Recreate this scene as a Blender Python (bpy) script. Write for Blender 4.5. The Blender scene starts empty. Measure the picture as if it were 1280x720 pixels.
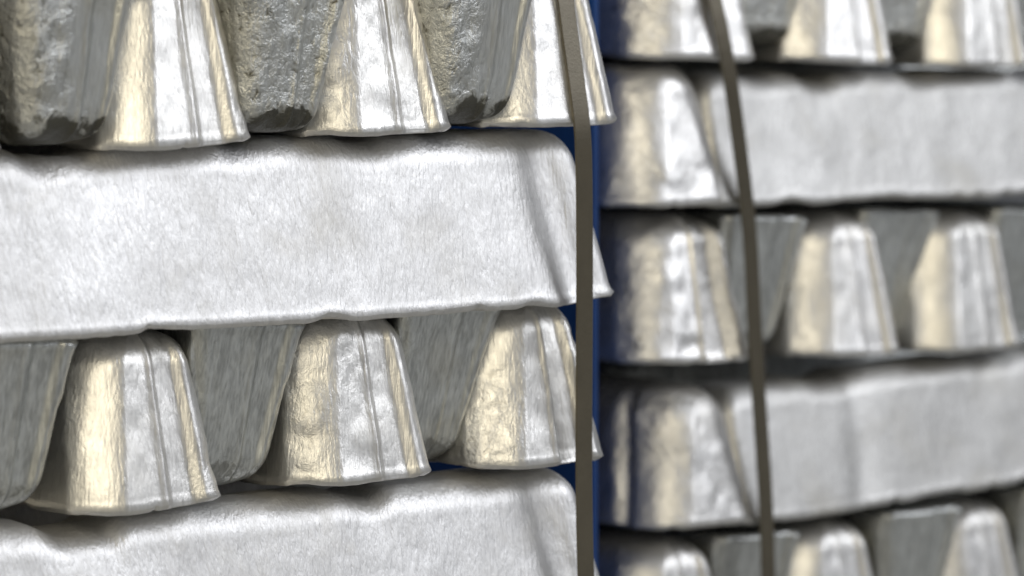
import bpy, math
import numpy as np
from mathutils import Vector, Matrix

S = bpy.context.scene
COL = S.collection
rad = math.radians

# ------------------------------------------------------------------ camera
cam_d = bpy.data.cameras.new('camera')
cam = bpy.data.objects.new('camera', cam_d); COL.objects.link(cam); S.camera = cam
fwd = Vector((0.66626987, 0.73996766, -0.09237059)).normalized()
rgt = Vector((math.cos(rad(42)), -math.sin(rad(42)), 0))
upv = rgt.cross(fwd)
M = Matrix((rgt, upv, -fwd)).transposed().to_4x4()
M.translation = Vector((-1.7498684, -1.87916325, 0.25544258))
cam.matrix_world = M
cam_d.sensor_width = 36; cam_d.lens = 168.75
cam_d.clip_start = 0.05; cam_d.clip_end = 200
cam_d.dof.use_dof = True
cam_d.dof.focus_distance = 2.475
cam_d.dof.aperture_fstop = 6.6

# ------------------------------------------------------------------ world and lamps (indoor light: no sky, no sun)
w = bpy.data.worlds.new('World'); S.world = w; w.use_nodes = True
w.node_tree.nodes['Background'].inputs[0].default_value = (0.80, 0.86, 1.0, 1)
w.node_tree.nodes['Background'].inputs[1].default_value = 0.10

def lamp(name, loc, target, sx, sy, power, color):
    d = bpy.data.lights.new(name, 'AREA'); d.shape = 'RECTANGLE'; d.size = sx; d.size_y = sy
    d.energy = power; d.color = color
    o = bpy.data.objects.new(name, d); COL.objects.link(o)
    o.location = loc
    o.rotation_euler = (Vector(target) - Vector(loc)).to_track_quat('-Z', 'Y').to_euler()
    return o
lamp('window_light', (2.3, -2.65, 1.95), (-0.1, 0, 0), 3.0, 1.6, 72, (0.935, 0.955, 1.0))
lamp('warm_hall_light', (-2.75, -2.1, 1.5), (-0.1, 0.0, 0), 3.0, 1.6, 64, (1.0, 0.90, 0.68))

vs = S.view_settings
vs.view_transform = 'Standard'; vs.look = 'None'; vs.exposure = 0.0; vs.gamma = 1.0; vs.use_curve_mapping = False
S.cycles.use_denoising = True

# ------------------------------------------------------------------ materials
def nt(name):
    m = bpy.data.materials.new(name); m.use_nodes = True
    t = m.node_tree
    for n in list(t.nodes):
        if n.type != 'BSDF_PRINCIPLED' and n.type != 'OUTPUT_MATERIAL': t.nodes.remove(n)
    return m, t, t.nodes['Principled BSDF']

def N(t, typ, **kw):
    n = t.nodes.new(typ)
    for k, v in kw.items():
        if k.startswith('i_'): n.inputs[k[2:].replace('_', ' ')].default_value = v
        else: setattr(n, k, v)
    return n

def noise(t, vec, scale, detail=3, rough=0.55, dist=0.0):
    n = N(t, 'ShaderNodeTexNoise'); n.inputs['Scale'].default_value = scale
    n.inputs['Detail'].default_value = detail; n.inputs['Roughness'].default_value = rough
    n.inputs['Distortion'].default_value = dist
    t.links.new(vec, n.inputs['Vector']); return n.outputs['Fac']

def maprange(t, v, a, b, c, d):
    n = N(t, 'ShaderNodeMapRange'); n.inputs[1].default_value = a; n.inputs[2].default_value = b
    n.inputs[3].default_value = c; n.inputs[4].default_value = d; t.links.new(v, n.inputs[0]); return n.outputs[0]

def math_n(t, op, a, b):
    n = N(t, 'ShaderNodeMath', operation=op)
    for i, x in enumerate((a, b)):
        if isinstance(x, (int, float)): n.inputs[i].default_value = x
        else: t.links.new(x, n.inputs[i])
    return n.outputs[0]

def mixc(t, fac, a, b):
    n = N(t, 'ShaderNodeMix', data_type='RGBA')
    if isinstance(fac, (int, float)): n.inputs[0].default_value = fac
    else: t.links.new(fac, n.inputs[0])
    for i, x in ((6, a), (7, b)):
        if isinstance(x, tuple): n.inputs[i].default_value = x + (1,)
        else: t.links.new(x, n.inputs[i])
    return n.outputs[2]

def aluminium(name, base, dark, rough, streak, crumple, pit=0.0, grain=0.3, cs=120, cd=1.1, sc=0.10, mott=0.10, grime=0.0):
    """cast aluminium: vertical drag marks, crumpled casting skin where the attribute 'skin' is high"""
    m, t, b = nt(name)
    tc = N(t, 'ShaderNodeTexCoord'); oi = N(t, 'ShaderNodeObjectInfo')
    off = N(t, 'ShaderNodeVectorMath', operation='SCALE'); off.inputs[0].default_value = (7.3, 3.1, 5.7)
    t.links.new(oi.outputs['Random'], off.inputs['Scale'])
    add = N(t, 'ShaderNodeVectorMath', operation='ADD')
    t.links.new(tc.outputs['Object'], add.inputs[0]); t.links.new(off.outputs[0], add.inputs[1])
    P = add.outputs[0]
    mp = N(t, 'ShaderNodeMapping'); mp.inputs['Scale'].default_value = (1, 1, 0.12)
    t.links.new(P, mp.inputs['Vector'])
    # slight wander of the drag marks
    st = noise(t, mp.outputs[0], 700, 2, 0.5, 0.3)
    st2 = noise(t, mp.outputs[0], 170, 3, 0.6, 0.6)
    cr = noise(t, P, cs, 6, 0.62, cd)
    cr2 = noise(t, P, cs * 2.9, 3, 0.6, 0.3)
    big = noise(t, P, 22, 3, 0.5, 0.3)
    fine = noise(t, P, 1500, 2, 0.5)
    at = N(t, 'ShaderNodeAttribute'); at.attribute_name = 'skin'
    skin = at.outputs['Fac']
    # colour: oxide mottling
    f1 = maprange(t, math_n(t, 'ADD', math_n(t, 'MULTIPLY', st2, 0.6), math_n(t, 'MULTIPLY', big, 0.6)), 0.42, 0.80, 0.0, 1.0)
    c = mixc(t, f1, base, tuple(x * (1 - mott) for x in base))
    f2 = maprange(t, math_n(t, 'ADD', math_n(t, 'MULTIPLY', st2, 0.6), math_n(t, 'MULTIPLY', st, 0.4)), 0.38, 0.62, 1.0, 0.0)
    c = mixc(t, math_n(t, 'MULTIPLY', f2, sc), c, tuple(x * 0.25 for x in base))
    # stains, darker pits
    pm = maprange(t, cr, 0.30, 0.44, 1.0, 0.0)
    stn = maprange(t, big, 0.55, 0.72, 0.0, 1.0)
    pf = math_n(t, 'MULTIPLY', math_n(t, 'MULTIPLY', pm, skin), pit)
    c = mixc(t, pf, c, dark)
    c = mixc(t, math_n(t, 'MULTIPLY', stn, 0.14), c, (0.64, 0.59, 0.46))
    ga = N(t, 'ShaderNodeAttribute'); ga.attribute_name = 'grime'
    gf = maprange(t, math_n(t, 'ADD', ga.outputs['Fac'], math_n(t, 'MULTIPLY', math_n(t, 'SUBTRACT', cr, 0.5), 1.6)), 0.38, 0.62, 0.0, grime)
    c = mixc(t, gf, c, (0.040, 0.038, 0.026))
    t.links.new(c, b.inputs['Base Color'])
    t.links.new(maprange(t, gf, 0, 1, 0.94, 0.25), b.inputs['Metallic'])
    r = maprange(t, math_n(t, 'ADD', math_n(t, 'MULTIPLY', st, 0.5), math_n(t, 'MULTIPLY', big, 0.5)), 0.3, 0.7, rough - 0.08, rough + 0.10)
    t.links.new(r, b.inputs['Roughness'])
    # relief
    h = math_n(t, 'ADD', math_n(t, 'MULTIPLY', st, 0.00026 * streak), math_n(t, 'MULTIPLY', st2, 0.00040 * streak))
    hc = math_n(t, 'ADD', math_n(t, 'MULTIPLY', cr, 0.0020 * crumple), math_n(t, 'MULTIPLY', cr2, 0.0007 * crumple))
    h = math_n(t, 'ADD', h, math_n(t, 'MULTIPLY', hc, skin))
    h = math_n(t, 'ADD', h, math_n(t, 'MULTIPLY', fine, 0.00006 * grain))
    bp = N(t, 'ShaderNodeBump'); bp.inputs['Distance'].default_value = 1.0; bp.inputs['Strength'].default_value = 1.0
    t.links.new(h, bp.inputs['Height']); t.links.new(bp.outputs[0], b.inputs['Normal'])
    return m

MAT_BAR = aluminium('aluminium_bar', (0.80, 0.795, 0.79), (0.25, 0.22, 0.17), 0.50, 1.1, 0.22, 0.2, sc=0.17, mott=0.03, grain=0.2)
MAT_BAR_DULL = aluminium('aluminium_bar_dull', (0.68, 0.675, 0.66), (0.25, 0.22, 0.17), 0.52, 1.1, 0.22, 0.2, sc=0.2, mott=0.12, grain=0.2)
MAT_END = aluminium('aluminium_end', (0.82, 0.81, 0.785), (0.28, 0.25, 0.19), 0.42, 0.9, 0.38, 0.35, sc=0.15, cs=150, grime=0.25)
MAT_BRIGHT = aluminium('aluminium_bright_end', (0.86, 0.85, 0.83), (0.14, 0.13, 0.10), 0.42, 0.7, 0.5, 0.6, sc=0.10)
MAT_DULL = aluminium('aluminium_dull_end', (0.84, 0.86, 0.84), (0.16, 0.15, 0.11), 0.35, 1.3, 0.35, 0.5, sc=0.60, mott=0.22, cs=170, grime=0.6)
MAT_ROUGH = aluminium('aluminium_rough_end', (0.80, 0.81, 0.78), (0.10, 0.09, 0.055), 0.38, 1.5, 1.1, 1.0, sc=0.30, mott=0.25, cs=170, cd=0.5, grime=0.95)

def simple(name, col, rough, metal=0.0, bump=0.0, scale=300, var=0.15, coat=0.0):
    m, t, b = nt(name)
    tc = N(t, 'ShaderNodeTexCoord')
    n = noise(t, tc.outputs['Object'], scale, 4, 0.6)
    n2 = noise(t, tc.outputs['Object'], scale * 0.08, 3, 0.6)
    f = maprange(t, math_n(t, 'ADD', math_n(t, 'MULTIPLY', n, .5), math_n(t, 'MULTIPLY', n2, .5)), 0.35, 0.65, 0, 1)
    t.links.new(mixc(t, f, tuple(x * (1 - var) for x in col), tuple(min(1, x * (1 + var)) for x in col)), b.inputs['Base Color'])
    b.inputs['Roughness'].default_value = rough; b.inputs['Metallic'].default_value = metal
    b.inputs['Coat Weight'].default_value = coat
    if bump:
        bp = N(t, 'ShaderNodeBump'); bp.inputs['Distance'].default_value = bump
        t.links.new(n, bp.inputs['Height']); t.links.new(bp.outputs[0], b.inputs['Normal'])
    return m
MAT_STRAP = simple('painted_steel_strap', (0.125, 0.110, 0.080), 0.32, 0.5, 0.0001, 900, 0.10)
MAT_FLOOR = simple('concrete_floor', (0.46, 0.465, 0.46), 0.6, 0, 0.0006, 40, 0.4)
MAT_BLUE = simple('blue_board', (0.001, 0.042, 0.19), 0.5, 0, 0.0002, 80, 0.12)

# ------------------------------------------------------------------ numpy value noise
def vnoise(p, seed):
    p = p + seed * 17.13
    i = np.floor(p).astype(np.int64); f = p - i; f = f * f * (3 - 2 * f)
    out = np.zeros(len(p))
    for dx in (0, 1):
        for dy in (0, 1):
            for dz in (0, 1):
                h = (i[:, 0] + dx) * 374761393 + (i[:, 1] + dy) * 668265263 + (i[:, 2] + dz) * 2147483647 + seed * 974711
                h = (h ^ (h >> 13)) * 1274126177; h = (h ^ (h >> 16)) & 0xffff
                wgt = (f[:, 0] if dx else 1 - f[:, 0]) * (f[:, 1] if dy else 1 - f[:, 1]) * (f[:, 2] if dz else 1 - f[:, 2])
                out += wgt * (h / 65535.0)
    return out * 2 - 1

def ss(a, b, x):
    t = np.clip((x - a) / (b - a), 0, 1); return t * t * (3 - 2 * t)

# ------------------------------------------------------------------ one cast ingot
def ingot_mesh(name, mat, seed, L=0.74, H=0.089, wb=0.086, wt=0.063, de=0.018, rc=0.021, rs=0.020,
               dense='end', groove=None, step=1.0, dips=(), crum=1.0, skin_front=0.3, lipw=0.0, cham=0.48, sstep=0.006):
    """closed cast bar; local x = length, y = width, z up; wide face at z = 0, front end at +x.
    step > 0: moulded seam, flute and rib on the +x end (sign = side); groove = (distance from end, depth)"""
    rs_ = np.random.RandomState(seed)
    # profile: z, side inset, end inset (both measured inwards from the widest line)
    prof = []
    for k in (1.0, 0.8, 0.55, 0.3, 0.12): prof.append((0.0, wb / 2 * k + .004 * (1 - k), None))
    for a in np.linspace(0, 90, 7):
        f = a / 90; prof.append((0.0026 * (0.3 * (1 - math.cos(rad(a))) + 0.7 * f), 0.0020 * (0.3 * (1 - math.sin(rad(a))) + 0.7 * (1 - f)), None))
    nz = 30
    z0 = 0.006; z1 = H - rs
    drw = (wb - wt) / 2
    for k in range(nz + 1):
        z = z0 + (z1 - z0) * k / nz
        prof.append((z, lipw + drw * (z / H), lipw + de * (z / H)))
    a0 = math.degrees(math.atan(drw / H)); s0 = math.sin(rad(a0)); c0 = math.cos(rad(a0))
    insw = lipw + drw * (z1 / H); inse = lipw + de * (z1 / H)
    for a in np.linspace(a0, 90, 13)[1:]:
        prof.append((z1 + rs * (math.sin(rad(a)) - s0) / (1 - s0), insw + rs * (c0 - math.cos(rad(a))), inse + rs * (c0 - math.cos(rad(a)))))
    il = prof[-1][1]; ie = prof[-1][2]
    rest = wb / 2 - il
    for k in (0.25, 0.5, 0.75, 1.0): prof.append((H + 0.0008 * k, il + rest * k, ie + rest * k))
    # outline fractions
    if dense == 'side':
        fx = np.linspace(0, 1, 260)
    else:
        fx = 1 - np.concatenate([np.linspace(0, 0.14, 36), np.linspace(0.16, 1, 26)])[::-1]
        fx = np.sort(1 - (1 - fx) ** 1.0)
        fx = np.sort(np.clip(fx, 0, 1))
        fx = np.sort(np.concatenate([np.linspace(0, 0.84, 26), np.linspace(0.86, 1, 36)]))
    fy = np.linspace(0, 1, 56)
    rings = []
    def corner_pts(cx, cy, r, t0, t1, k, cham=cham):
        o = []
        for t in np.linspace(t0, t1, k)[1:-1]:
            f = (t - t0) / (t1 - t0)
            ax, ay = math.cos(rad(t)), math.sin(rad(t))
            lx = math.cos(rad(t0)) * (1 - f) + math.cos(rad(t1)) * f
            ly = math.sin(rad(t0)) * (1 - f) + math.sin(rad(t1)) * f
            o.append((cx + r * (ax * (1 - cham) + lx * cham), cy + r * (ay * (1 - cham) + ly * cham)))
        return o
    for (z, iw, ie_) in prof:
        if ie_ is None: ie_ = iw
        a = L / 2 - ie_; b = max(wb / 2 - iw, 1e-5)
        r = max(min(rc, b - 1e-5), 1e-6) if iw < wb / 2 - 1e-4 else 1e-6
        r = min(r, b * 0.999)
        pts = []
        sx = -(a - r) + 2 * (a - r) * fx
        pts += [(x, -b) for x in sx]
        pts += corner_pts(a - r, -b + r, r, -90, 0, 16)
        pts += [(a, -(b - r) + 2 * (b - r) * f) for f in fy]
        pts += corner_pts(a - r, b - r, r, 0, 90, 16, -0.45 if cham > 0 else cham)
        pts += [(x, b) for x in sx[::-1]]
        ang = np.linspace(90, 180, 8)[1:-1]
        pts += [(-(a - r) + r * math.cos(rad(t)), b - r + r * math.sin(rad(t))) for t in ang]
        pts += [(-a, (b - r) - 2 * (b - r) * f) for f in fy[::5]]
        ang = np.linspace(180, 270, 8)[1:-1]
        pts += [(-(a - r) + r * math.cos(rad(t)), -b + r + r * math.sin(rad(t))) for t in ang]
        rings.append(np.column_stack([np.array(pts), np.full(len(pts), z)]))
    n = len(rings[0]); m = len(rings)
    V = np.vstack(rings); x, y, z = V[:, 0].copy(), V[:, 1].copy(), V[:, 2].copy()
    x0, y0, zz = x.copy(), y.copy(), z.copy()
    body = ss(0.004, 0.010, zz)
    # groove on the long sides near both ends, following the slope of the end
    if groove:
        gd, gdep, gw = groove
        for sgn in (1, -1):
            d = (L / 2 - sgn * x0) - gd - 0.20 * zz
            gb = ss(-0.002, 0.003, zz); g = np.exp(-(d / gw) ** 2) * gdep * gb
            g += 0.45 * gdep * ss(0.0, 0.012, -d) * gb * ss(L / 2 - 0.10, L / 2 - .05, sgn * x0)
            y -= np.sign(y0) * g * np.clip(np.abs(y0) / (wt / 2), 0, 1)
    # seam, flute and rib of the moulded end
    if step:
        wgt = ss(L / 2 - de - 0.028, L / 2 - de - 0.010, x0) * ss(-0.002, 0.003, zz)
        yy = y0 * (1 if step > 0 else -1) / (wb / 2 - drw * zz / H)
        A = abs(step)
        d = 0.0030 * ss(0.06, 0.22, yy) - 0.0046 * ss(0.54, 0.54 + sstep / 0.044, yy)
        x -= wgt * A * d
        x += wgt * A * 0.0012 * np.exp(-((yy - 0.08) / 0.08) ** 2)
    # transverse hollows in the narrow face
    top = ss(0.55 * H, H, zz)
    for (c, hw, dp) in dips:
        z -= 0.75 * dp * top * (ss(c - hw - .016, c - hw + .006, x0) - ss(c + hw - .006, c + hw + .010, x0)) * (1 + .35 * vnoise(np.column_stack([x0 * 60, y0 * 40, zz * 0]), seed + 12))
    P = np.column_stack([x0, y0, zz])
    # casting unevenness
    nrm = np.column_stack([np.where(np.abs(x0) > L / 2 - 0.03, np.sign(x0), 0), y0 / (wb / 2), (zz - H / 2) / H]);
    nrm /= (np.linalg.norm(nrm, axis=1)[:, None] + 1e-9)
    lo = (vnoise(P * np.array([26, 26, 20]), seed) * 0.0011 + vnoise(P * np.array([70, 70, 34]), seed + 1) * 0.00055) * (0.5 if dense == 'side' else 1)
    if dense == 'side': crum *= 0.4
    hi = vnoise(P * 190, seed + 2) * 0.00035 * crum
    med = vnoise(P * 95, seed + 5) * 0.0010 * crum
    sk = np.clip(0.5 + 0.9 * vnoise(P * np.array([30, 45, 24]), seed + 3), 0, 1)
    corner = np.exp(-((np.abs(x0) - (L / 2 - rc * .8)) / 0.022) ** 2) * ss(0.15 * wb, 0.42 * wb, np.abs(y0))
    flank = ss(0.3 * wb, .42 * wb, np.abs(y0)) if dense == 'end' else 0 * y0
    botl = ss(0.75 * H, 0.92 * H, zz)
    skin = np.clip(sk * (skin_front + 0.8 * corner + 0.45 * flank + 0.5 * botl), 0, 1)
    amt = lo + (hi + med) * (0.25 + skin)
    # scalloped lip along the wide edge
    lip = np.exp(-((zz - 0.004) / 0.004) ** 2) * (np.abs(vnoise(P * np.array([34, 34, 0]), seed + 7)) * 0.0007 + vnoise(P * np.array([110, 110, 0]), seed + 8) * 0.0004)
    lip = lip * (0.5 if dense == 'side' else 0.0)
    x += nrm[:, 0] * (amt + lip); y += nrm[:, 1] * (amt + lip); z += nrm[:, 2] * amt
    z += (1 - body) * (vnoise(P * np.array([24, 24, 0]), seed + 9) * 0.0012)
    edge = ss(0.012, 0.002, zz) if False else (1 - ss(0.001, 0.012, zz))
    chip = np.clip(1 - np.abs(vnoise(P * np.array([44, 44, 0]), seed + 10)) * 2.2, 0, 1) ** 3 * 0.0028 + np.abs(vnoise(P * np.array([150, 150, 0]), seed + 11)) * 0.0008
    z += edge * chip * (1.0 if dense == 'side' else 0.45)
    grm = np.clip(botl * (0.55 + 0.9 * vnoise(P * np.array([60, 60, 30]), seed + 13)), 0, 1)
    V = np.column_stack([x, y, z])
    # faces
    i = np.arange(m - 1)[:, None] * n; j = np.arange(n)[None, :]; j2 = (j + 1) % n
    F = np.stack([i + j, i + j2, i + n + j2, i + n + j], axis=-1).reshape(-1, 4)
    me = bpy.data.meshes.new(name)
    me.vertices.add(len(V)); me.vertices.foreach_set('co', V.ravel())
    me.loops.add(F.size); me.loops.foreach_set('vertex_index', F.ravel())
    me.polygons.add(len(F)); me.polygons.foreach_set('loop_start', np.arange(0, F.size, 4))
    me.polygons.foreach_set('loop_total', np.full(len(F), 4))
    me.polygons.foreach_set('use_smooth', np.ones(len(F), bool))
    at = me.attributes.new('skin', 'FLOAT', 'POINT'); at.data.foreach_set('value', skin)
    at = me.attributes.new('grime', 'FLOAT', 'POINT'); at.data.foreach_set('value', grm)
    me.update(calc_edges=True); me.validate()
    me.materials.append(mat)
    return me

def tag(o, label=None, cat=None, group=None, kind=None):
    for k, v in (('label', label), ('category', cat), ('group', group), ('kind', kind)):
        if v: o[k] = v
    return o

def mesh_obj(name, verts, faces, mat, smooth=False):
    me = bpy.data.meshes.new(name); me.from_pydata(verts, [], faces); me.update()
    if smooth:
        for p in me.polygons: p.use_smooth = True
    me.materials.append(mat)
    o = bpy.data.objects.new(name, me); COL.objects.link(o); return o

# ------------------------------------------------------------------ setting: floor
FZ = -0.262
floor = mesh_obj('floor', [(-30, -30, FZ), (30, -30, FZ), (30, 30, FZ), (-30, 30, FZ)], [(0, 1, 2, 3)], MAT_FLOOR)
tag(floor, 'grey concrete floor under the ingot stacks', kind='structure')

# ------------------------------------------------------------------ mesh variants
L = 0.74
EL = {}
EL['up_a'] = ingot_mesh('cast_ingot_a', MAT_END, 11, skin_front=0.15, crum=0.8)
EL['up_b'] = ingot_mesh('cast_ingot_b', MAT_END, 23, skin_front=0.25, crum=1.1, wb=0.088, wt=0.065, rs=0.019)
EL['up_c'] = ingot_mesh('cast_ingot_c', MAT_END, 37, skin_front=0.30, crum=1.0, wb=0.085, wt=0.060, step=1.5, rc=0.024)
EL['up_d'] = ingot_mesh('cast_ingot_d', MAT_BRIGHT, 41, skin_front=0.6, crum=1.2, wb=0.094, wt=0.066, cham=0.35, rc=0.026, rs=0.020, step=2.4, sstep=0.010)
EL['up_e'] = ingot_mesh('cast_ingot_e', MAT_BRIGHT, 59, skin_front=0.2, crum=0.7, wb=0.085, wt=0.060, rc=0.021)
EL['up_f'] = ingot_mesh('cast_ingot_j', MAT_BRIGHT, 61, skin_front=0.3, crum=0.9, wb=0.098, wt=0.072, cham=0.35, rc=0.028, rs=0.020, step=0.4)
EL['up_g'] = ingot_mesh('cast_ingot_k', MAT_BRIGHT, 73, skin_front=0.5, crum=0.9, wb=0.092, wt=0.058, cham=0.35, rc=0.030, rs=0.018, step=0, H=0.083, groove=(0.045, 0.004, 0.006))
EL['up_h'] = ingot_mesh('cast_ingot_l', MAT_BRIGHT, 79, skin_front=0.5, crum=0.8, wb=0.092, wt=0.058, cham=0.35, rc=0.028, rs=0.019, step=0, H=0.083, groove=(0.034, 0.007, 0.005))
EL['inv_a'] = ingot_mesh('cast_ingot_f', MAT_DULL, 67, skin_front=0.25, wb=0.077, wt=0.048, step=-0.6, rc=0.010, rs=0.019)
EL['inv_b'] = ingot_mesh('cast_ingot_g', MAT_DULL, 71, skin_front=0.15, wb=0.074, wt=0.046, step=-0.4, rc=0.009, rs=0.019)
EL['inv_r'] = ingot_mesh('cast_ingot_h', MAT_ROUGH, 83, skin_front=0.75, crum=1.5, wb=0.080, wt=0.052, step=-0.8, rc=0.014, rs=0.016, de=0.012)
EL['inv_s'] = ingot_mesh('cast_ingot_i', MAT_ROUGH, 97, skin_front=0.65, crum=1.3, wb=0.078, wt=0.050, step=-0.7, rc=0.012, rs=0.015, de=0.011)
BAR = {}
def bar(key, mat, seed, dips, groove, **kw):
    BAR[key] = ingot_mesh('cast_ingot_bar_' + key, mat, seed, dense='side', cham=-0.25, dips=dips, groove=groove, wb=0.090, wt=0.048, skin_front=0.15, **kw)
bar('a', MAT_BAR, 103, [(0.012, 0.022, 0.0075), (0.118, 0.006, 0.002), (0.205, 0.008, 0.004)], (0.032, 0.0050, 0.0110), step=0, rc=0.013, rs=0.017, H=0.093)
bar('b', MAT_BAR, 107, [(0.020, 0.018, 0.0075), (0.205, 0.008, 0.005)], (0.032, 0.0042, 0.0105), step=0, rc=0.013, rs=0.017)
bar('c', MAT_BAR_DULL, 109, [(-0.31, 0.008, 0.004), (-0.26, 0.010, 0.006), (-0.17, 0.010, 0.005), (-0.06, .012, .004)], None, step=0, rc=0.007, rs=0.016, H=0.080, de=0.006)
bar('d', MAT_BAR_DULL, 113, [(-0.27, 0.014, 0.006), (-0.12, 0.014, 0.004)], (0.105, 0.0022, 0.012), step=0, rc=0.007, rs=0.016, H=0.083, de=0.006)
bar('e', MAT_DULL, 127, [(0.02, 0.02, 0.005)], (0.06, 0.0040, 0.008), step=0, rc=0.026, rs=0.014)

used = set()
def place(mesh, mat4, label, group):
    o = bpy.data.objects.new('aluminium_ingot', mesh); COL.objects.link(o)
    o.matrix_world = mat4
    return tag(o, label, 'ingot', group)

H = 0.089
def end_ingot(key, X, Yf, Z, inverted, label, group, roll=0.0, yaw=0.0, nod=0.0, height=H):
    """ingot lying along the depth of the stack, its end facing the viewer; X centre, Yf y of the widest edge, Z underside"""
    B = Matrix.Rotation(rad(-90), 4, 'Z')
    if inverted: B = B @ Matrix.Rotation(rad(180), 4, 'X')
    R = Matrix.Rotation(rad(yaw), 4, 'Z') @ Matrix.Rotation(rad(roll), 4, 'Y') @ Matrix.Rotation(rad(nod), 4, 'X')
    piv = Vector((X, Yf, Z + (height if inverted else 0)))
    m = Matrix.Translation(piv) @ R @ Matrix.Translation((0, L / 2, 0)) @ B
    return place(EL[key], m, label, group)

def long_bar(key, Xr, Yf, Z, label, group, tilt=0.0, yaw=0.0, flip=False, w=0.090):
    """ingot lying along the front of the stack; Xr x of its right end, Yf y of its front edge"""
    R = Matrix.Rotation(rad(yaw), 4, 'Z') @ Matrix.Rotation(rad(tilt), 4, 'Y')
    m = Matrix.Translation((Xr, Yf, Z)) @ R @ Matrix.Translation((-L / 2, w / 2, 0))
    return place(BAR[key], m, label, group)

G = {k: v for k, v in dict(
    l1='ingots of the top layer of the left stack', l2='ingots laid lengthwise in the left stack',
    l3='ingots of the end-on layer under the long ingot of the left stack', l5='ingots of the bottom layer of the left stack',
    ra='ingots of the top layer of the right stack', rb='ingots laid lengthwise in the right stack',
    rc='ingots of the middle end-on layer of the right stack', re='ingots of the bottom layer of the right stack').items()}

# ------------------------------------------------------------------ LEFT STACK
# layer 1 (top), ends towards the viewer
z1 = 0.1045
end_ingot('up_b', -0.427, 0, z1 + .001, False, 'upright ingot cut by the left photo edge, top row of the left stack', G['l1'])
end_ingot('inv_r', -0.3420, -0.010, z1 + .004, True, 'dark rough inverted ingot at the top left corner, leftmost pitted one of the left stack', G['l1'], roll=2)
end_ingot('up_a', -0.2740, -0.003, z1, False, 'bright upright ingot end between the first two rough inverted ones of the top left row', G['l1'])
end_ingot('inv_s', -0.2060, -0.010, z1 + .004, True, 'olive pitted inverted ingot, second rough one along the top row of the left stack', G['l1'], roll=3)
end_ingot('up_b', -0.1405, -0.003, z1, False, 'bright crinkled upright ingot end in the middle of the top row of the left stack', G['l1'])
end_ingot('inv_r', -0.0770, -0.013, z1 + .004, True, 'olive cracked inverted ingot nearest the left strap in the top row', G['l1'], roll=3)
end_ingot('up_e', -0.0195, -0.003, z1, False, 'upright ingot end crossed by the left strap at the end of the top row', G['l1'])
# layer 2: long bar
long_bar('a', 0.0225, -0.002, 0.0080, 'long pale ingot spanning the left stack under the top row, crossed by the strap', G['l2'], tilt=0.9)
for k in (1, 2, 3):
    long_bar('b' if k % 2 else 'a', 0.012 - .004 * k, 0.006 + 0.100 * k + (.16 if k == 3 else 0), 0.0160,
             ['long ingot hidden behind the front one, upper layer of the left stack', 'long ingot in the middle of the upper lengthwise layer of the left stack',
              'rearmost long ingot of the upper lengthwise layer of the left stack'][k - 1], G['l2'], tilt=0.8)
# layer 3
z3 = -0.0760
end_ingot('inv_a', -0.3730, 0.003, z3 + .003, True, 'grey inverted ingot end cut by the left edge of the photo below the long ingot', G['l3'], roll=2)
end_ingot('up_a', -0.2920, 0, z3, False, 'gold tinged upright ingot end, leftmost of three under the long ingot', G['l3'])
end_ingot('inv_a', -0.2230, 0.009, z3 + .002, True, 'dull grey inverted ingot end with a yellowish stripe, left of the middle upright one', G['l3'], roll=3)
end_ingot('up_b', -0.1515, 0, z3 + .0005, False, 'gold and white upright ingot end in the middle below the long ingot', G['l3'], yaw=0.5)
end_ingot('inv_b', -0.0830, 0.014, z3 + .0015, True, 'small dull inverted ingot end between the middle upright one and the left strap', G['l3'], roll=5)
end_ingot('up_c', -0.0270, 0, z3 - .001, False, 'upright ingot end with a dark flute, behind the left strap below the long ingot', G['l3'])
# layer 4
long_bar('b', 0.0240, -0.002, -0.1715, 'long pale ingot at the bottom of the photo in the left stack', G['l2'], tilt=0.5)
for k in (1, 2, 3):
    long_bar('a' if k % 2 else 'b', 0.012 - .003 * k, 0.006 + 0.100 * k + (.16 if k == 3 else 0), -0.1670,
             ['long ingot directly behind the lowest long ingot in the photo, left stack', 'long ingot in the middle of the lower lengthwise layer of the left stack',
              'rearmost long ingot of the lower lengthwise layer of the left stack'][k - 1], G['l2'], tilt=0.4)
# layer 5 carries the stack on the floor
for k in range(6):
    end_ingot('up_a' if k % 2 else 'inv_a', -0.372 + 0.068 * k, 0.0, FZ + .002, k % 2 == 0,
              'ingot end on the floor, %s from the right end of the lowest left layer' % ['sixth', 'fifth', 'fourth', 'third', 'second', 'first'][k], G['l5'])

# ------------------------------------------------------------------ RIGHT STACK
YR = 0.1825
# layer A
def zA(X): return 0.1290 - 0.049 * (X - 0.18)
end_ingot('up_f', 0.2660, YR, zA(.257), False, 'broad bright upright ingot end crossed by the right strap at the top', G['ra'], roll=2.2)
end_ingot('inv_s', 0.3380, YR + .008, zA(.32) + .008, True, 'dark stained inverted ingot right of the right strap in its top row', G['ra'], roll=3)
end_ingot('up_e', 0.3910, YR, zA(.38), False, 'blurred white upright ingot end second from the right strap in the top row', G['ra'], roll=2.8)
end_ingot('inv_s', 0.4560, YR + .010, zA(.44) + .008, True, 'blurred inverted ingot near the top right corner of the photo', G['ra'], roll=3)
end_ingot('up_a', 0.5180, YR, zA(.505), False, 'blurred upright ingot end cut by the top right corner of the photo', G['ra'], roll=2.8)
end_ingot('inv_s', 0.5700, YR + .006, zA(.57) + .008, True, 'inverted ingot just past the right edge in the top row of the right stack', G['ra'], roll=3)
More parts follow.
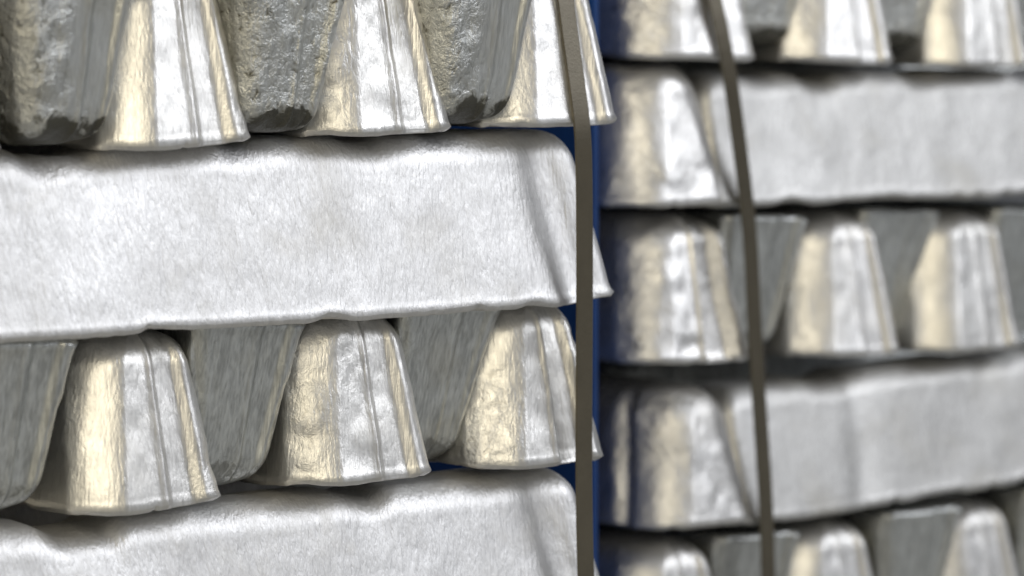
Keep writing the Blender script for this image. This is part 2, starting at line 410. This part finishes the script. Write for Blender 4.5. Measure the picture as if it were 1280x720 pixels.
# layer B
end_ingot('up_g', 0.2480, YR, 0.0385, False, 'rough bright upright ingot end at the left of the upper long ingot, right stack', G['rb'], height=.083)
long_bar('c', 0.2720 + L, YR - .001, 0.0190, 'long ingot in the upper right, its left end behind the right strap', G['rb'], tilt=1.3)
for k in (1, 2, 3):
    long_bar('e', 0.2900 + L + .003 * k, YR + .006 + .100 * k, 0.0235, ['long ingot right behind the upper long ingot of the right stack', 'third long ingot back in the upper lengthwise layer of the right stack',
             'rearmost long ingot of the upper lengthwise layer of the right stack'][k - 1], G['rb'], tilt=1.3)
# layer C
def zC(X): return -0.0560 - 0.036 * (X - 0.18)
end_ingot('up_d', 0.2600, YR, zC(.255), False, 'shiny upright ingot end with a gold stripe next to the blue board', G['rc'], roll=2.0)
end_ingot('inv_a', 0.3330, YR + .012, zC(.32) + .001, True, 'flat grey inverted ingot end just right of the right strap, under the long ingot', G['rc'], roll=3)
end_ingot('up_e', 0.3990, YR, zC(.389), False, 'blurred upright ingot end between two grey inverted ones, middle row of the right stack', G['rc'], roll=2)
end_ingot('inv_b', 0.4600, YR + .020, zC(.437) + .001, True, 'second grey inverted ingot end right of the right strap in the middle row', G['rc'], roll=3)
end_ingot('up_a', 0.5120, YR, zC(.504), False, 'blurred cream and white upright ingot end nearest the right edge, middle row', G['rc'], roll=2)
end_ingot('inv_a', 0.5780, YR + .014, zC(.56) + .001, True, 'grey inverted ingot end cut by the right edge of the photo in the middle row', G['rc'], roll=3)
# layer D
end_ingot('up_h', 0.2720, YR, -0.1580, False, 'upright ingot end with a dark blue flank, left of the lower long ingot', G['rb'], height=.083)
long_bar('d', 0.2970 + L, YR - .001, -0.1490, 'long ingot in the lower right, sloping, between two end-on layers', G['rb'], tilt=-0.9)
for k in (1, 2, 3):
    long_bar('e', 0.3170 + L + .002 * k, YR + .040 + .100 * k, -0.1540, ['ingot right behind the lower long one of the right stack', 'third long ingot back in the lower lengthwise layer of the right stack',
             'rearmost long ingot of the lower lengthwise layer of the right stack'][k - 1], G['rb'], tilt=-0.3)
# layer E
zE = -0.2570
end_ingot('up_e', 0.2560, YR, zE, False, 'upright ingot end at the bottom edge of the photo left of the right strap', G['re'], roll=0)
end_ingot('inv_a', 0.3260, YR + .010, zE + .001, True, 'dull inverted ingot end right of the right strap at the bottom edge', G['re'], roll=1)
end_ingot('up_e', 0.3940, YR, zE, False, 'upright ingot end between two inverted ones at the bottom edge, right stack', G['re'])
end_ingot('inv_a', 0.4640, YR + .001, zE + .004, True, 'large brownish inverted ingot end at the bottom edge, second right of the right strap', G['re'])
end_ingot('up_e', 0.5300, YR + .004, zE, False, 'sliver of an upright ingot end near the bottom right corner', G['re'])
end_ingot('inv_b', 0.5980, YR + .004, zE + .006, True, 'inverted ingot end in the bottom right corner of the photo', G['re'])

# ------------------------------------------------------------------ straps
def strap(pts, wid, th, label, sag=0.0):
    """flat steel band of width wid (along x) following pts (x, y, z) on their outer side; rounded bends"""
    P = [Vector(p) for p in pts]
    # resample with Catmull-Rom kept tight
    out = []
    for i in range(len(P) - 1):
        n = 8
        for k in range(n): out.append(P[i].lerp(P[i + 1], k / n))
    out.append(P[-1])
    for _ in range(14):
        q = out[:]
        for i in range(1, len(out) - 1): q[i] = (out[i - 1] + out[i] * 2 + out[i + 1]) / 4
        out = q
    V = []; F = []
    bev = 0.0006
    for i, p in enumerate(out):
        t = (out[min(i + 1, len(out) - 1)] - out[max(i - 1, 0)]).normalized()
        side = Vector((1, 0, 0)); side = (side - t * side.dot(t)).normalized()
        nrm = side.cross(t).normalized()
        if nrm.dot(Vector((0, -1, 0.3))) < 0: nrm = -nrm
        prof = [(-wid / 2, 0), (-wid / 2, th - bev * .5), (-wid / 2 + bev, th), (wid / 2 - bev, th), (wid / 2, th - bev * .5), (wid / 2, 0)]
        V += [tuple(p + side * a + nrm * b) for a, b in prof]
    n = 6
    for i in range(len(out) - 1):
        for j in range(n):
            F.append((i * n + j, i * n + (j + 1) % n, (i + 1) * n + (j + 1) % n, (i + 1) * n + j))
    F.append(tuple(range(n))); F.append(tuple(range((len(out) - 1) * n, len(out) * n))[::-1])
    o = mesh_obj('strap', V, F, MAT_STRAP)
    tag(o, label, 'strap', 'steel straps round the stacks')
    return o
strap([(-0.011, 0.55, 0.199), (-0.011, 0.05, 0.199), (-0.0120, 0.0130, 0.1965), (-0.0125, 0.0060, 0.1600), (-0.0125, -0.0025, 0.1200), (-0.0125, -0.0065, 0.0980), (-0.0125, -0.0072, 0.0500), (-0.0120, -0.0068, 0.0100),
       (-0.0110, -0.0050, -0.0700), (-0.0095, -0.0045, -0.1250), (-0.0085, -0.0062, -0.1680), (-0.0035, -0.0030, -0.2590)], 0.0118, 0.0009,
      'olive grey steel strap bent over the top row of the left stack')
strap([(0.262, 0.75, 0.223), (0.262, 0.225, 0.223), (0.2660, 0.1960, 0.2150), (0.2770, 0.1785, 0.1290), (0.2885, 0.1780, 0.0645), (0.2960, 0.1775, 0.0200), (0.2995, 0.1775, -0.0330),
       (0.3035, 0.1775, -0.0780), (0.3075, 0.1775, -0.1150), (0.3120, 0.1780, -0.1600), (0.3170, 0.1790, -0.2590)], 0.0118, 0.0009,
      'dark steel strap leaning over the right stack, out of focus')

# ------------------------------------------------------------------ blue board between the stacks
import bmesh
bm = bmesh.new(); bmesh.ops.create_cube(bm, size=1)
bmesh.ops.scale(bm, vec=(0.007, 0.74, 0.60), verts=bm.verts)
bmesh.ops.bevel(bm, geom=bm.edges[:], offset=0.0015, segments=2, affect='EDGES')
me = bpy.data.meshes.new('blue_board'); bm.to_mesh(me); bm.free(); me.materials.append(MAT_BLUE)
bo = bpy.data.objects.new('blue_board', me); COL.objects.link(bo); bo.location = (0.1750, 0.1850 + 0.37, FZ + 0.301)
tag(bo, 'deep blue board standing in the gap between the two stacks', 'board')
